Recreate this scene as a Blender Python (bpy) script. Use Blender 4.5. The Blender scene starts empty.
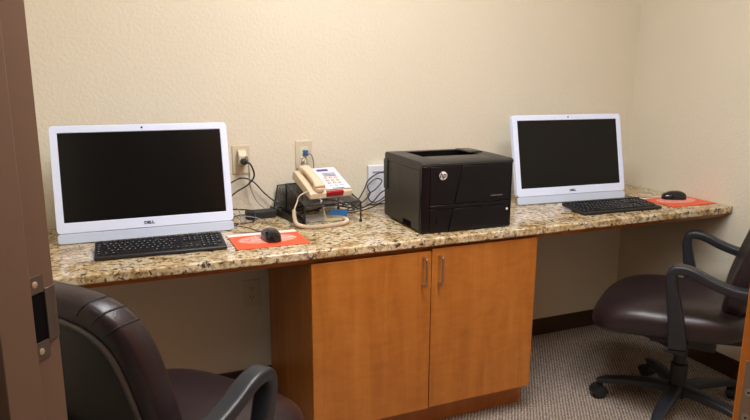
import bpy, bmesh, math, random
from mathutils import Vector, Matrix
R = math.radians
random.seed(4)
S = bpy.context.scene
COL = S.collection

# ------------------------------------------------------------------ camera
cam = bpy.data.cameras.new('camera')
cam.sensor_width = 36.0
cam.lens = 637.47 / 750 * 36.0
cam.clip_start = 0.02
co = bpy.data.objects.new('camera', cam)
COL.objects.link(co)
YAW, PITCH, ROLL = 0.4034, 0.2094, 0.0051
f = Vector((math.sin(YAW) * math.cos(PITCH), math.cos(YAW) * math.cos(PITCH), -math.sin(PITCH)))
r0 = Vector((math.cos(YAW), -math.sin(YAW), 0))
u0 = r0.cross(f)
rr = r0 * math.cos(ROLL) + u0 * math.sin(ROLL)
uu = -r0 * math.sin(ROLL) + u0 * math.cos(ROLL)
M = Matrix((rr, uu, -f)).transposed().to_4x4()
M.translation = Vector((-2.5002, -2.5183, 1.3138))
co.matrix_world = M
S.camera = co

# ------------------------------------------------------------------ light and exposure
S.view_settings.view_transform = 'Standard'
S.view_settings.look = 'None'
S.view_settings.gamma = 1
S.view_settings.use_curve_mapping = False
S.view_settings.exposure = 0.07
W = bpy.data.worlds.new('world'); S.world = W; W.use_nodes = True
bg = W.node_tree.nodes['Background']
bg.inputs[0].default_value = (1.0, 0.93, 0.84, 1); bg.inputs[1].default_value = 0.07


def area(name, loc, sx, sy, power, color, rot=(0, 0, 0)):
    l = bpy.data.lights.new(name, 'AREA'); l.shape = 'RECTANGLE'; l.size = sx; l.size_y = sy
    l.energy = power; l.color = color
    o = bpy.data.objects.new(name, l); o.location = loc; o.rotation_euler = rot
    COL.objects.link(o); return o


area('ceiling_panel_light', (-1.66, -1.20, 2.49), 0.56, 0.86, 30, (0.97, 0.97, 1.0))
area('ceiling_panel_light_rear', (-1.42, -1.95, 2.49), 0.50, 0.50, 19, (0.97, 0.97, 1.0))
area('hall_ceiling_light', (-2.95, -2.55, 2.45), 0.5, 0.5, 12, (1.0, 0.94, 0.86))

# ------------------------------------------------------------------ materials
def new_mat(name):
    m = bpy.data.materials.new(name); m.use_nodes = True
    nt = m.node_tree
    return m, nt, nt.nodes['Principled BSDF']


def N(nt, t, **kw):
    n = nt.nodes.new(t)
    for k, v in kw.items():
        if k.startswith('i_'):
            n.inputs[k[2:].replace('_', ' ')].default_value = v
        else:
            setattr(n, k, v)
    return n


def plain(name, c, rough=0.5, metal=0.0, bump=0, bscale=300, spec=0.5, coat=0, alpha=1, emit=None):
    m, nt, b = new_mat(name)
    b.inputs['Base Color'].default_value = (*c, 1)
    b.inputs['Roughness'].default_value = rough
    b.inputs['Metallic'].default_value = metal
    b.inputs['Specular IOR Level'].default_value = spec
    b.inputs['Coat Weight'].default_value = coat
    b.inputs['Alpha'].default_value = alpha
    if emit:
        b.inputs['Emission Color'].default_value = (*emit[0], 1)
        b.inputs['Emission Strength'].default_value = emit[1]
    if bump:
        tc = N(nt, 'ShaderNodeTexCoord')
        n = N(nt, 'ShaderNodeTexNoise', i_Scale=bscale, i_Detail=3.0)
        bp = N(nt, 'ShaderNodeBump', i_Strength=bump, i_Distance=0.001)
        nt.links.new(tc.outputs['Object'], n.inputs['Vector'])
        nt.links.new(n.outputs['Fac'], bp.inputs['Height'])
        nt.links.new(bp.outputs['Normal'], b.inputs['Normal'])
    return m


def ramp(nt, stops, interp='LINEAR'):
    r = nt.nodes.new('ShaderNodeValToRGB'); r.color_ramp.interpolation = interp
    e = r.color_ramp.elements
    while len(e) < len(stops): e.new(0.5)
    for el, (p, c) in zip(e, stops):
        el.position = p; el.color = (*c, 1)
    return r


def wall_mat():
    m, nt, b = new_mat('textured_cream_paint'); L = nt.links.new
    tc = N(nt, 'ShaderNodeTexCoord')
    n1 = N(nt, 'ShaderNodeTexNoise', i_Scale=75.0, i_Detail=3.0, i_Roughness=0.55)
    n2 = N(nt, 'ShaderNodeTexNoise', i_Scale=2.0, i_Detail=2.0)
    L(tc.outputs['Object'], n1.inputs['Vector']); L(tc.outputs['Object'], n2.inputs['Vector'])
    r1 = ramp(nt, [(0.42, (0, 0, 0)), (0.62, (1, 1, 1))])
    L(n1.outputs['Fac'], r1.inputs['Fac'])
    bp = N(nt, 'ShaderNodeBump', i_Strength=0.2, i_Distance=0.004)
    L(r1.outputs['Color'], bp.inputs['Height']); L(bp.outputs['Normal'], b.inputs['Normal'])
    r2 = ramp(nt, [(0.3, (0.68, 0.628, 0.500)), (0.7, (0.705, 0.652, 0.525))])
    L(n2.outputs['Fac'], r2.inputs['Fac']); L(r2.outputs['Color'], b.inputs['Base Color'])
    b.inputs['Roughness'].default_value = 0.62; b.inputs['Specular IOR Level'].default_value = 0.25
    return m


def carpet_mat():
    m, nt, b = new_mat('grey_brown_loop_carpet'); L = nt.links.new
    tc = N(nt, 'ShaderNodeTexCoord')
    mp = N(nt, 'ShaderNodeMapping'); mp.inputs['Rotation'].default_value = (0, 0, R(35))
    L(tc.outputs['Object'], mp.inputs['Vector'])
    w = N(nt, 'ShaderNodeTexWave', i_Scale=26.0, i_Distortion=2.5, i_Detail=2.0); w.inputs['Detail Scale'].default_value = 6
    n = N(nt, 'ShaderNodeTexNoise', i_Scale=210.0, i_Detail=3.0)
    v = N(nt, 'ShaderNodeTexVoronoi', i_Scale=150.0)
    for q in (w, n, v): L(mp.outputs['Vector'], q.inputs['Vector'])
    mx = N(nt, 'ShaderNodeMath', operation='MULTIPLY_ADD'); mx.inputs[1].default_value = 0.35
    L(w.outputs['Fac'], mx.inputs[0]); L(n.outputs['Fac'], mx.inputs[2])
    mx2 = N(nt, 'ShaderNodeMath', operation='MULTIPLY_ADD'); mx2.inputs[1].default_value = -0.35
    L(v.outputs['Distance'], mx2.inputs[0]); L(mx.outputs[0], mx2.inputs[2])
    r = ramp(nt, [(0.25, (0.13, 0.102, 0.082)), (0.55, (0.33, 0.27, 0.22)), (0.8, (0.58, 0.50, 0.42))])
    L(mx2.outputs[0], r.inputs['Fac']); L(r.outputs['Color'], b.inputs['Base Color'])
    bp = N(nt, 'ShaderNodeBump', i_Strength=0.6, i_Distance=0.004)
    L(mx2.outputs[0], bp.inputs['Height']); L(bp.outputs['Normal'], b.inputs['Normal'])
    b.inputs['Roughness'].default_value = 0.95; b.inputs['Specular IOR Level'].default_value = 0.1
    return m


def granite_mat():
    m, nt, b = new_mat('polished_gold_granite'); L = nt.links.new
    tc = N(nt, 'ShaderNodeTexCoord')
    big = N(nt, 'ShaderNodeTexNoise', i_Scale=11.0, i_Detail=5.0, i_Roughness=0.65, i_Distortion=0.6)
    med = N(nt, 'ShaderNodeTexNoise', i_Scale=60.0, i_Detail=4.0, i_Roughness=0.7)
    blk = N(nt, 'ShaderNodeTexNoise', i_Scale=55.0, i_Detail=4.0, i_Roughness=0.6, i_Distortion=0.5)
    vor = N(nt, 'ShaderNodeTexVoronoi', i_Scale=130.0)
    for q in (big, med, vor): L(tc.outputs['Object'], q.inputs['Vector'])
    mp = N(nt, 'ShaderNodeMapping'); mp.inputs['Location'].default_value = (3.1, 1.7, 5.2)
    L(tc.outputs['Object'], mp.inputs['Vector']); L(mp.outputs['Vector'], blk.inputs['Vector'])
    r1 = ramp(nt, [(0.36, (0.36, 0.24, 0.11)), (0.46, (0.60, 0.47, 0.27)), (0.56, (0.72, 0.63, 0.45)), (0.7, (0.54, 0.50, 0.41))])
    L(big.outputs['Fac'], r1.inputs['Fac'])
    r2 = ramp(nt, [(0.40, (0.34, 0.24, 0.14)), (0.54, (0.97, 0.93, 0.85))])
    L(med.outputs['Fac'], r2.inputs['Fac'])
    m1 = N(nt, 'ShaderNodeMix', data_type='RGBA', blend_type='MULTIPLY'); m1.inputs[0].default_value = 0.8
    L(r1.outputs['Color'], m1.inputs[6]); L(r2.outputs['Color'], m1.inputs[7])
    r3 = ramp(nt, [(0.56, (0, 0, 0)), (0.61, (1, 1, 1))])
    L(blk.outputs['Fac'], r3.inputs['Fac'])
    r4 = ramp(nt, [(0.0, (0.035, 0.028, 0.030)), (0.5, (0.10, 0.06, 0.04)), (1, (0.05, 0.05, 0.07))])
    L(vor.outputs['Color'], r4.inputs['Fac'])
    m2 = N(nt, 'ShaderNodeMix', data_type='RGBA')
    L(r3.outputs['Color'], m2.inputs[0]); L(m1.outputs[2], m2.inputs[6]); L(r4.outputs['Color'], m2.inputs[7])
    L(m2.outputs[2], b.inputs['Base Color'])
    b.inputs['Roughness'].default_value = 0.12
    return m


def wood_mat(name, c1, c2, c3, rough=0.38, horiz=False):
    m, nt, b = new_mat(name); L = nt.links.new
    tc = N(nt, 'ShaderNodeTexCoord')
    mp = N(nt, 'ShaderNodeMapping'); mp.inputs['Scale'].default_value = (1.2, 9, 9) if horiz else (9, 9, 0.9)
    L(tc.outputs['Object'], mp.inputs['Vector'])
    n = N(nt, 'ShaderNodeTexNoise', i_Scale=2.2, i_Detail=6.0, i_Roughness=0.6, i_Distortion=0.5)
    L(mp.outputs['Vector'], n.inputs['Vector'])
    mp2 = N(nt, 'ShaderNodeMapping'); mp2.inputs['Scale'].default_value = (1, 1, 3.0)
    L(tc.outputs['Object'], mp2.inputs['Vector'])
    n2 = N(nt, 'ShaderNodeTexNoise', i_Scale=9.0, i_Detail=4.0, i_Distortion=1.2)
    L(mp2.outputs['Vector'], n2.inputs['Vector'])
    ad = N(nt, 'ShaderNodeMath', operation='MULTIPLY_ADD'); ad.inputs[1].default_value = 0.45
    L(n2.outputs['Fac'], ad.inputs[0]); L(n.outputs['Fac'], ad.inputs[2])
    r = ramp(nt, [(0.5, c1), (0.72, c2), (0.95, c3)])
    L(ad.outputs[0], r.inputs['Fac']); L(r.outputs['Color'], b.inputs['Base Color'])
    b.inputs['Roughness'].default_value = rough
    return m


def leather_mat():
    m, nt, b = new_mat('dark_brown_leather'); L = nt.links.new
    tc = N(nt, 'ShaderNodeTexCoord')
    v = N(nt, 'ShaderNodeTexVoronoi', i_Scale=260.0)
    n = N(nt, 'ShaderNodeTexNoise', i_Scale=9.0, i_Detail=3.0)
    L(tc.outputs['Object'], v.inputs['Vector']); L(tc.outputs['Object'], n.inputs['Vector'])
    bp = N(nt, 'ShaderNodeBump', i_Strength=0.18, i_Distance=0.001)
    bp2 = N(nt, 'ShaderNodeBump', i_Strength=0.15, i_Distance=0.01)
    L(v.outputs['Distance'], bp.inputs['Height']); L(n.outputs['Fac'], bp2.inputs['Height'])
    L(bp2.outputs['Normal'], bp.inputs['Normal']); L(bp.outputs['Normal'], b.inputs['Normal'])
    b.inputs['Base Color'].default_value = (0.020, 0.0115, 0.0135, 1)
    b.inputs['Roughness'].default_value = 0.36
    return m


def pad_mat(name, sx, sy, kind):
    """orange mouse pad with a white band along the back edge and a pale printed pattern in the middle"""
    m, nt, b = new_mat(name); L = nt.links.new
    tc = N(nt, 'ShaderNodeTexCoord'); sp = N(nt, 'ShaderNodeSeparateXYZ')
    L(tc.outputs['Object'], sp.inputs[0])
    gt = N(nt, 'ShaderNodeMath', operation='GREATER_THAN'); gt.inputs[1].default_value = sy * 0.5 - 0.034
    L(sp.outputs['Y'], gt.inputs[0])
    mp = N(nt, 'ShaderNodeMapping'); mp.inputs['Scale'].default_value = (1 / (sx * 0.40), 1 / (sy * 0.27), 0)
    L(tc.outputs['Object'], mp.inputs['Vector'])
    ln = N(nt, 'ShaderNodeVectorMath', operation='LENGTH'); L(mp.outputs['Vector'], ln.inputs[0])
    lt = N(nt, 'ShaderNodeMath', operation='LESS_THAN'); lt.inputs[1].default_value = 1.0
    L(ln.outputs['Value'], lt.inputs[0])
    w = N(nt, 'ShaderNodeTexWave', i_Scale=38.0, i_Distortion=9.0, i_Detail=2.0)
    w.wave_type = 'RINGS'
    L(tc.outputs['Object'], w.inputs['Vector'])
    th = N(nt, 'ShaderNodeMath', operation='GREATER_THAN'); th.inputs[1].default_value = 0.6
    L(w.outputs['Fac'], th.inputs[0])
    mu = N(nt, 'ShaderNodeMath', operation='MULTIPLY'); L(lt.outputs[0], mu.inputs[0]); L(th.outputs[0], mu.inputs[1])
    mu2 = N(nt, 'ShaderNodeMath', operation='MULTIPLY'); mu2.inputs[1].default_value = 0.78; L(mu.outputs[0], mu2.inputs[0])
    mx = N(nt, 'ShaderNodeMath', operation='MAXIMUM'); L(mu2.outputs[0], mx.inputs[0]); L(gt.outputs[0], mx.inputs[1])
    c = N(nt, 'ShaderNodeMix', data_type='RGBA')
    c.inputs[6].default_value = (0.76, 0.10, 0.03, 1); c.inputs[7].default_value = (0.86, 0.78, 0.74, 1)
    L(mx.outputs[0], c.inputs[0]); L(c.outputs[2], b.inputs['Base Color'])
    b.inputs['Roughness'].default_value = 0.5
    return m


def mesh_panel_mat():
    """black wire mesh: a fine see-through weave"""
    m, nt, b = new_mat('black_wire_mesh'); L = nt.links.new
    b.inputs['Base Color'].default_value = (0.03, 0.03, 0.032, 1); b.inputs['Roughness'].default_value = 0.4
    tc = N(nt, 'ShaderNodeTexCoord')
    mp = N(nt, 'ShaderNodeMapping'); mp.inputs['Scale'].default_value = (1, 1, 1)
    ck = N(nt, 'ShaderNodeTexVoronoi', i_Scale=420.0)
    L(tc.outputs['Object'], mp.inputs['Vector']); L(mp.outputs['Vector'], ck.inputs['Vector'])
    th = N(nt, 'ShaderNodeMath', operation='GREATER_THAN'); th.inputs[1].default_value = 0.68
    L(ck.outputs['Distance'], th.inputs[0])
    ad = N(nt, 'ShaderNodeMath', operation='MAXIMUM'); ad.inputs[1].default_value = 0.3
    L(th.outputs[0], ad.inputs[0]); L(ad.outputs[0], b.inputs['Alpha'])
    return m


MT = dict(
    wall=wall_mat(), carpet=carpet_mat(), granite=granite_mat(), leather=leather_mat(),
    ceiling=plain('white_ceiling_tile', (0.75, 0.71, 0.64), 0.9, bump=0.4, bscale=120),
    wood=wood_mat('honey_maple_veneer', (0.36, 0.115, 0.013), (0.43, 0.145, 0.020), (0.50, 0.185, 0.030)),
    wooddoor=wood_mat('red_brown_door_veneer', (0.62, 0.17, 0.018), (0.70, 0.205, 0.026), (0.76, 0.24, 0.034), 0.45),
    base=plain('brown_vinyl_base', (0.055, 0.028, 0.015), 0.5),
    jamb=plain('brown_painted_steel', (0.130, 0.072, 0.043), 0.42, bump=0.05, bscale=60),
    white=plain('glossy_white_plastic', (0.70, 0.79, 1.0), 0.25),
    chin=plain('silver_white_plastic', (0.53, 0.62, 0.78), 0.35),
    screen=plain('dark_glass_screen', (0.006, 0.0055, 0.005), 0.2, spec=0.2),
    blackp=plain('black_plastic', (0.012, 0.012, 0.013), 0.45),
    blackm=plain('matte_black_plastic', (0.013, 0.013, 0.015), 0.6, bump=0.1, bscale=400),
    key=plain('black_key_plastic', (0.005, 0.005, 0.007), 0.45, spec=0.35),
    legend=plain('pale_key_legend', (0.40, 0.41, 0.45), 0.6),
    armp=plain('charcoal_armrest_plastic', (0.016, 0.018, 0.023), 0.40, bump=0.15, bscale=500),
    blackgloss=plain('gloss_black_plastic', (0.010, 0.010, 0.012), 0.12),
    prn=plain('charcoal_printer_plastic', (0.020, 0.019, 0.018), 0.42, bump=0.08, bscale=500),
    prnside=plain('dark_taupe_printer_plastic', (0.034, 0.031, 0.026), 0.5, bump=0.08, bscale=500),
    prnfront=plain('black_printer_front_plastic', (0.004, 0.004, 0.006), 0.3, spec=0.35),
    ivory=plain('ivory_plastic', (0.62, 0.55, 0.40), 0.4),
    beige=plain('beige_phone_plastic', (0.70, 0.56, 0.40), 0.38),
    face=plain('white_phone_card', (0.72, 0.72, 0.80), 0.35),
    red=plain('dark_red_lens', (0.38, 0.012, 0.02), 0.25),
    steel=plain('brushed_nickel', (0.55, 0.50, 0.45), 0.3, metal=1.0),
    strike=plain('tarnished_bronze_steel', (0.17, 0.14, 0.12), 0.38, metal=0.85),
    dark=plain('dark_hole', (0.005, 0.004, 0.004), 0.9, spec=0.05),
    hinge=plain('tan_painted_steel', (0.34, 0.215, 0.14), 0.4, metal=0.15),
    screw=plain('pale_screw_steel', (0.62, 0.50, 0.38), 0.35, metal=0.7),
    wmesh=mesh_panel_mat(),
    blue=plain('blue_card', (0.02, 0.25, 0.68), 0.4),
    bluep=plain('blue_plug_plastic', (0.02, 0.10, 0.28), 0.4),
    paper=plain('pale_paper', (0.62, 0.60, 0.55), 0.8),
    greencard=plain('pale_green_label', (0.62, 0.66, 0.50), 0.5),
    grey=plain('grey_print', (0.25, 0.26, 0.33), 0.6),
    logoink=plain('dark_logo_ink', (0.035, 0.035, 0.05), 0.5),
    purple=plain('purple_print', (0.12, 0.07, 0.25), 0.6),
    cablek=plain('black_cable', (0.010, 0.010, 0.014), 0.45),
    cableg=plain('grey_cable', (0.28, 0.27, 0.27), 0.5),
    cableblue=plain('navy_cable', (0.012, 0.014, 0.05), 0.4),
    cablew=plain('white_cable', (0.70, 0.68, 0.64), 0.45),
    boxwhite=plain('white_box_plastic', (0.74, 0.75, 0.82), 0.4),
    chrome=plain('chrome', (0.75, 0.75, 0.75), 0.12, metal=1.0),
    piping=plain('taupe_vinyl_piping', (0.075, 0.062, 0.052), 0.25),
    shell=plain('dark_back_vinyl', (0.010, 0.0075, 0.006), 0.5),
    lens=plain('lit_diffuser', (0.9, 0.9, 0.85), 0.5, emit=((1.0, 0.97, 0.92), 3.0)),
)

# ------------------------------------------------------------------ mesh helpers
class MB:
    def __init__(s): s.bm = bmesh.new()

    def box(s, x0, x1, y0, y1, z0, z1, rot=None, at=None):
        vs = [s.bm.verts.new((x, y, z)) for x in (x0, x1) for y in (y0, y1) for z in (z0, z1)]
        for q in ((0, 1, 3, 2), (4, 6, 7, 5), (0, 4, 5, 1), (2, 3, 7, 6), (0, 2, 6, 4), (1, 5, 7, 3)):
            s.bm.faces.new([vs[i] for i in q])
        if rot is not None:
            for v in vs: v.co = rot @ v.co
        if at is not None:
            for v in vs: v.co += Vector(at)
        return s

    def prism(s, pts, a, b, fn):
        """polygon pts (u,v) extruded w from a to b; fn(u,v,w)->xyz"""
        A = [s.bm.verts.new(fn(u, v, a)) for u, v in pts]; B = [s.bm.verts.new(fn(u, v, b)) for u, v in pts]
        n = len(pts)
        s.bm.faces.new(A); s.bm.faces.new(B[::-1])
        for i in range(n): s.bm.faces.new((A[i], B[i], B[(i + 1) % n], A[(i + 1) % n]))
        return s

    def sweep(s, pts, prof, up=(0, 0, 1), cap=True):
        """prof: list per point of list of (side, up) offsets, or one list for all"""
        P = [Vector(p) for p in pts]; n = len(P); rings = []
        upv = Vector(up)
        for i, p in enumerate(P):
            t = (P[min(i + 1, n - 1)] - P[max(i - 1, 0)]).normalized()
            sd = t.cross(upv)
            if sd.length < 1e-4: sd = Vector((1, 0, 0))
            sd.normalize(); u2 = sd.cross(t).normalized()
            pr = prof[i] if isinstance(prof[0][0], (list, tuple)) else prof
            rings.append([s.bm.verts.new(p + sd * a + u2 * b) for a, b in pr])
        m = len(rings[0])
        for i in range(n - 1):
            for j in range(m):
                s.bm.faces.new((rings[i][j], rings[i][(j + 1) % m], rings[i + 1][(j + 1) % m], rings[i + 1][j]))
        if cap: s.bm.faces.new(rings[0][::-1]); s.bm.faces.new(rings[-1])
        return s

    def tube(s, pts, r, seg=8, cap=True):
        P = [Vector(p) for p in pts]; n = len(P); rings = []
        t0 = (P[1] - P[0]).normalized()
        nrm = t0.orthogonal().normalized()
        for i, p in enumerate(P):
            t = (P[min(i + 1, n - 1)] - P[max(i - 1, 0)])
            t = t.normalized() if t.length > 1e-9 else t0
            nrm = (nrm - t * nrm.dot(t)); nrm = nrm.normalized() if nrm.length > 1e-6 else t.orthogonal().normalized()
            bn = t.cross(nrm)
            rad = r[i] if isinstance(r, (list, tuple)) else r
            rings.append([s.bm.verts.new(p + (nrm * math.cos(2 * math.pi * k / seg) + bn * math.sin(2 * math.pi * k / seg)) * rad) for k in range(seg)])
        for i in range(n - 1):
            for j in range(seg):
                s.bm.faces.new((rings[i][j], rings[i][(j + 1) % seg], rings[i + 1][(j + 1) % seg], rings[i + 1][j]))
        if cap: s.bm.faces.new(rings[0][::-1]); s.bm.faces.new(rings[-1])
        return s

    def lathe(s, prof, at=(0, 0, 0), axis='z', seg=24):
        rings = []
        for (r, h) in prof:
            ring = []
            for k in range(seg):
                a = 2 * math.pi * k / seg; c, d = max(r, 1e-5) * math.cos(a), max(r, 1e-5) * math.sin(a)
                q = {'z': (c, d, h), 'y': (c, h, d), 'x': (h, c, d)}[axis]
                ring.append(s.bm.verts.new(Vector(q) + Vector(at)))
            rings.append(ring)
        for i in range(len(rings) - 1):
            for j in range(seg):
                s.bm.faces.new((rings[i][j], rings[i][(j + 1) % seg], rings[i + 1][(j + 1) % seg], rings[i + 1][j]))
        s.bm.faces.new(rings[0][::-1]); s.bm.faces.new(rings[-1])
        return s

    def build(s, name, mat, parent=None, bevel=0, seg=2, smooth=True, subsurf=0, xf=None):
        if xf is not None: s.bm.transform(xf)
        bmesh.ops.recalc_face_normals(s.bm, faces=s.bm.faces)
        me = bpy.data.meshes.new(name); s.bm.to_mesh(me); s.bm.free()
        o = bpy.data.objects.new(name, me); COL.objects.link(o)
        me.materials.append(MT[mat] if isinstance(mat, str) else mat)
        if parent: o.parent = parent
        if bevel:
            b = o.modifiers.new('bevel', 'BEVEL'); b.width = bevel; b.segments = seg; b.limit_method = 'ANGLE'; b.angle_limit = R(35)
        if subsurf:
            b = o.modifiers.new('sub', 'SUBSURF'); b.levels = b.render_levels = subsurf
        if smooth:
            for p in me.polygons: p.use_smooth = True
            if not subsurf:
                try: me.set_sharp_from_angle(angle=R(35))
                except Exception: pass
        return o


def BX(name, mat, dims, parent=None, bevel=0, seg=2, xf=None, rot=None, at=None):
    return MB().box(*dims, rot=rot, at=at).build(name, mat, parent, bevel, seg, xf=xf)


def tag(o, label, cat, group=None):
    o['label'] = label; o['category'] = cat
    if group: o['group'] = group
    return o


def thing(name, label, cat, loc=(0, 0, 0), rz=0, group=None):
    o = bpy.data.objects.new(name, None); COL.objects.link(o); o.location = loc; o.rotation_euler = (0, 0, rz)
    o.empty_display_size = 0.05
    return tag(o, label, cat, group)


def struct(o):
    o['kind'] = 'structure'; return o


def text(name, body, size, mat, parent, loc, rot, ext=0.0004):
    c = bpy.data.curves.new(name, 'FONT'); c.body = body; c.size = size; c.extrude = ext
    c.align_x = 'CENTER'; c.align_y = 'CENTER'; c.resolution_u = 3
    if len(body) < 6: c.offset = 0.0006
    t = bpy.data.objects.new(name, c); COL.objects.link(t)
    bpy.context.view_layer.update()
    me = bpy.data.meshes.new_from_object(t.evaluated_get(bpy.context.evaluated_depsgraph_get()))
    bpy.data.objects.remove(t)
    o = bpy.data.objects.new(name, me); COL.objects.link(o); me.materials.clear(); me.materials.append(MT[mat])
    o.parent = parent; o.location = loc; o.rotation_euler = rot
    return o


def smooth_path(pts, n=10):
    """Catmull-Rom through pts"""
    P = [Vector(p) for p in pts]; P = [P[0] * 2 - P[1]] + P + [P[-1] * 2 - P[-2]]; out = []
    for i in range(1, len(P) - 2):
        for k in range(n):
            t = k / n
            a, b, c, d = P[i - 1], P[i], P[i + 1], P[i + 2]
            out.append(0.5 * ((2 * b) + (c - a) * t + (2 * a - 5 * b + 4 * c - d) * t * t + (3 * b - a - 3 * c + d) * t ** 3))
    out.append(P[-2]); return out


def coil(path, rad, wire, turns, name, mat, parent, seg=10, wseg=6):
    P = [Vector(p) for p in path]
    L = [0]
    for a, b in zip(P, P[1:]): L.append(L[-1] + (b - a).length)
    def at(s):
        for i in range(len(P) - 1):
            if s <= L[i + 1] or i == len(P) - 2:
                t = (s - L[i]) / max(L[i + 1] - L[i], 1e-9)
                return P[i].lerp(P[i + 1], t), (P[i + 1] - P[i]).normalized()
    n = turns * seg; pts = []
    nrm = Vector((0, 0, 1))
    for k in range(n + 1):
        p, t = at(L[-1] * k / n)
        q = nrm - t * nrm.dot(t)
        if q.length < 0.05: q = t.orthogonal()
        q.normalize(); b = t.cross(q); a = 2 * math.pi * k / seg
        pts.append(p + (q * math.cos(a) + b * math.sin(a)) * rad)
    return MB().tube(pts, wire, wseg).build(name, mat, parent)


H = 0.76
# ------------------------------------------------------------------ room shell
DJ = Vector((0.77, -0.638, 0)).normalized()      # along the doorway wall, strike side to hinge side
MJ = Vector((0.638, 0.77, 0)).normalized()       # from the hall into the room
J0 = Vector((-2.590, -1.528, 0))                 # inner corner of strike rabbet


def jw(u, v, z): p = J0 + DJ * u + MJ * v; return (p.x, p.y, z)


struct(MB().box(-3.9, 1.0, -4.2, 0.12, -0.1, 0.0).build('floor', 'carpet', smooth=False))
struct(MB().box(-3.12, 0.12, -3.2, 0.12, 2.5, 2.6).build('ceiling', 'ceiling', smooth=False))
struct(MB().box(-3.1, 0.12, 0.0, 0.12, 0, 2.5).build('wall_back', 'wall', smooth=False))
struct(MB().box(0.0, 0.12, -3.2, 0.0, 0, 2.5).build('wall_right', 'wall', smooth=False))
struct(MB().box(-3.12, -3.0, -1.28, 0.0, 0, 2.5).build('wall_left', 'wall', smooth=False))
# diagonal wall with the doorway: a piece each side and a piece over the door
wf = MB()
wf.prism([(-0.52, -0.135), (-0.058, -0.135), (-0.058, -0.015), (-0.52, -0.015)], 0, 2.5, jw)
wf.prism([(0.972, -0.135), (1.6, -0.135), (1.6, -0.015), (0.972, -0.015)], 0, 2.5, jw)
wf.prism([(-0.058, -0.135), (0.972, -0.135), (0.972, -0.015), (-0.058, -0.015)], 2.13, 2.5, jw)
struct(wf.build('wall_front', 'wall', smooth=False))
q = jw(1.6, -0.075, 0)
struct(MB().box(q[0], 0.0, q[1] - 0.12, q[1], 0, 2.5).build('wall_side', 'wall', smooth=False))
struct(BX('baseboard_back', 'base', (-3.0, 0, -0.008, 0.0, 0, 0.088), bevel=0.002))
struct(BX('baseboard_right', 'base', (-0.008, 0.0, -2.4, -0.008, 0, 0.088), bevel=0.002))
struct(BX('baseboard_left', 'base', (-3.0, -2.992, -1.2, -0.008, 0, 0.088), bevel=0.002))

# steel door frame: double rabbet profile in (u along wall, v depth)
prof = [(-0.06, 0.012), (0.0, 0.012), (0.0, -0.045), (0.016, -0.045), (0.016, -0.102), (0.0, -0.102), (0.0, -0.150),
        (-0.06, -0.150), (-0.06, -0.137), (-0.012, -0.137), (-0.012, -0.0), (-0.06, -0.0)]
fr = thing('trim_1', '', '', jw(0, 0, 0)); del fr['label'], fr['category']; struct(fr)
inv = Matrix.Translation(-Vector(jw(0, 0, 0)))
MB().prism(prof, 0, 2.07, jw).build('strike_jamb', 'jamb', fr, bevel=0.0015, xf=inv)
MB().prism([(0.914 - a, b) for a, b in prof], 0, 2.07, jw).build('hinge_jamb', 'jamb', fr, bevel=0.0015, xf=inv)
hp = MB().prism([(-0.06, 0.012), (0.974, 0.012), (0.974, -0.150), (-0.06, -0.150)], 2.07, 2.13, jw)
hp.prism([(0.0, -0.045), (0.914, -0.045), (0.914, -0.102), (0.0, -0.102)], 2.054, 2.07, jw)
hp.build('header', 'jamb', fr, xf=inv)
# strike plate on the rabbet face
def sj(u, v, w): return jw(u, v, w)
ZS = 0.973
def ring_plate(mb, v0, v1, z0, z1, hv0, hv1, hz0, hz1, t):
    for a, b, c, d in ((v0, v1, z0, hz0), (v0, v1, hz1, z1), (v0, hv0, hz0, hz1), (hv1, v1, hz0, hz1)):
        mb.prism([(0.0003, a), (t, a), (t, b), (0.0003, b)], c, d, jw)
    return mb
mb = ring_plate(MB(), -0.0445, -0.009, ZS - 0.062, ZS + 0.062, -0.036, -0.0095, ZS - 0.036, ZS + 0.036, 0.0022)
# curved lip reaching past the corner into the room
lip = [(0.0022, -0.0095), (0.0022, 0.004), (0.000, 0.011), (-0.004, 0.016), (-0.0055, 0.015), (-0.002, 0.010), (0.0005, 0.003), (0.0005, -0.0095)]
lip = [(a, b + 0.0005) for a, b in lip]
mb.prism([(a + 0.0008, b) for a, b in lip], ZS - 0.040, ZS + 0.040, jw)
sp_ = mb.build('strike_plate', 'strike', fr, bevel=0.0006, xf=inv); sp_['label'] = 'tarnished metal strike plate'
MB().prism([(0.0002, -0.036), (0.0008, -0.036), (0.0008, -0.010), (0.0002, -0.010)], ZS - 0.036, ZS + 0.036, jw).build('latch_hole', 'dark', sp_, xf=inv)
def disc(name, mat, c, n, r, t, parent, xf=None, slot=True):
    n = Vector(n).normalized(); c = Vector(c)
    m = MB().tube([c, c + n * t * 0.7, c + n * t], [r, r, r * 0.8], 16)
    o = m.build(name, mat, parent, xf=xf)
    if slot: MB().tube([c + n * t, c + n * (t + 0.0002)], r * 0.32, 6).build('screw_recess', 'dark', o, xf=xf)
    return o
for dz in (0.050, -0.050):
    disc('screw', 'screw', jw(0.002, -0.025, ZS + dz), DJ, 0.0048, 0.0012, sp_, inv, slot=False)

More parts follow.
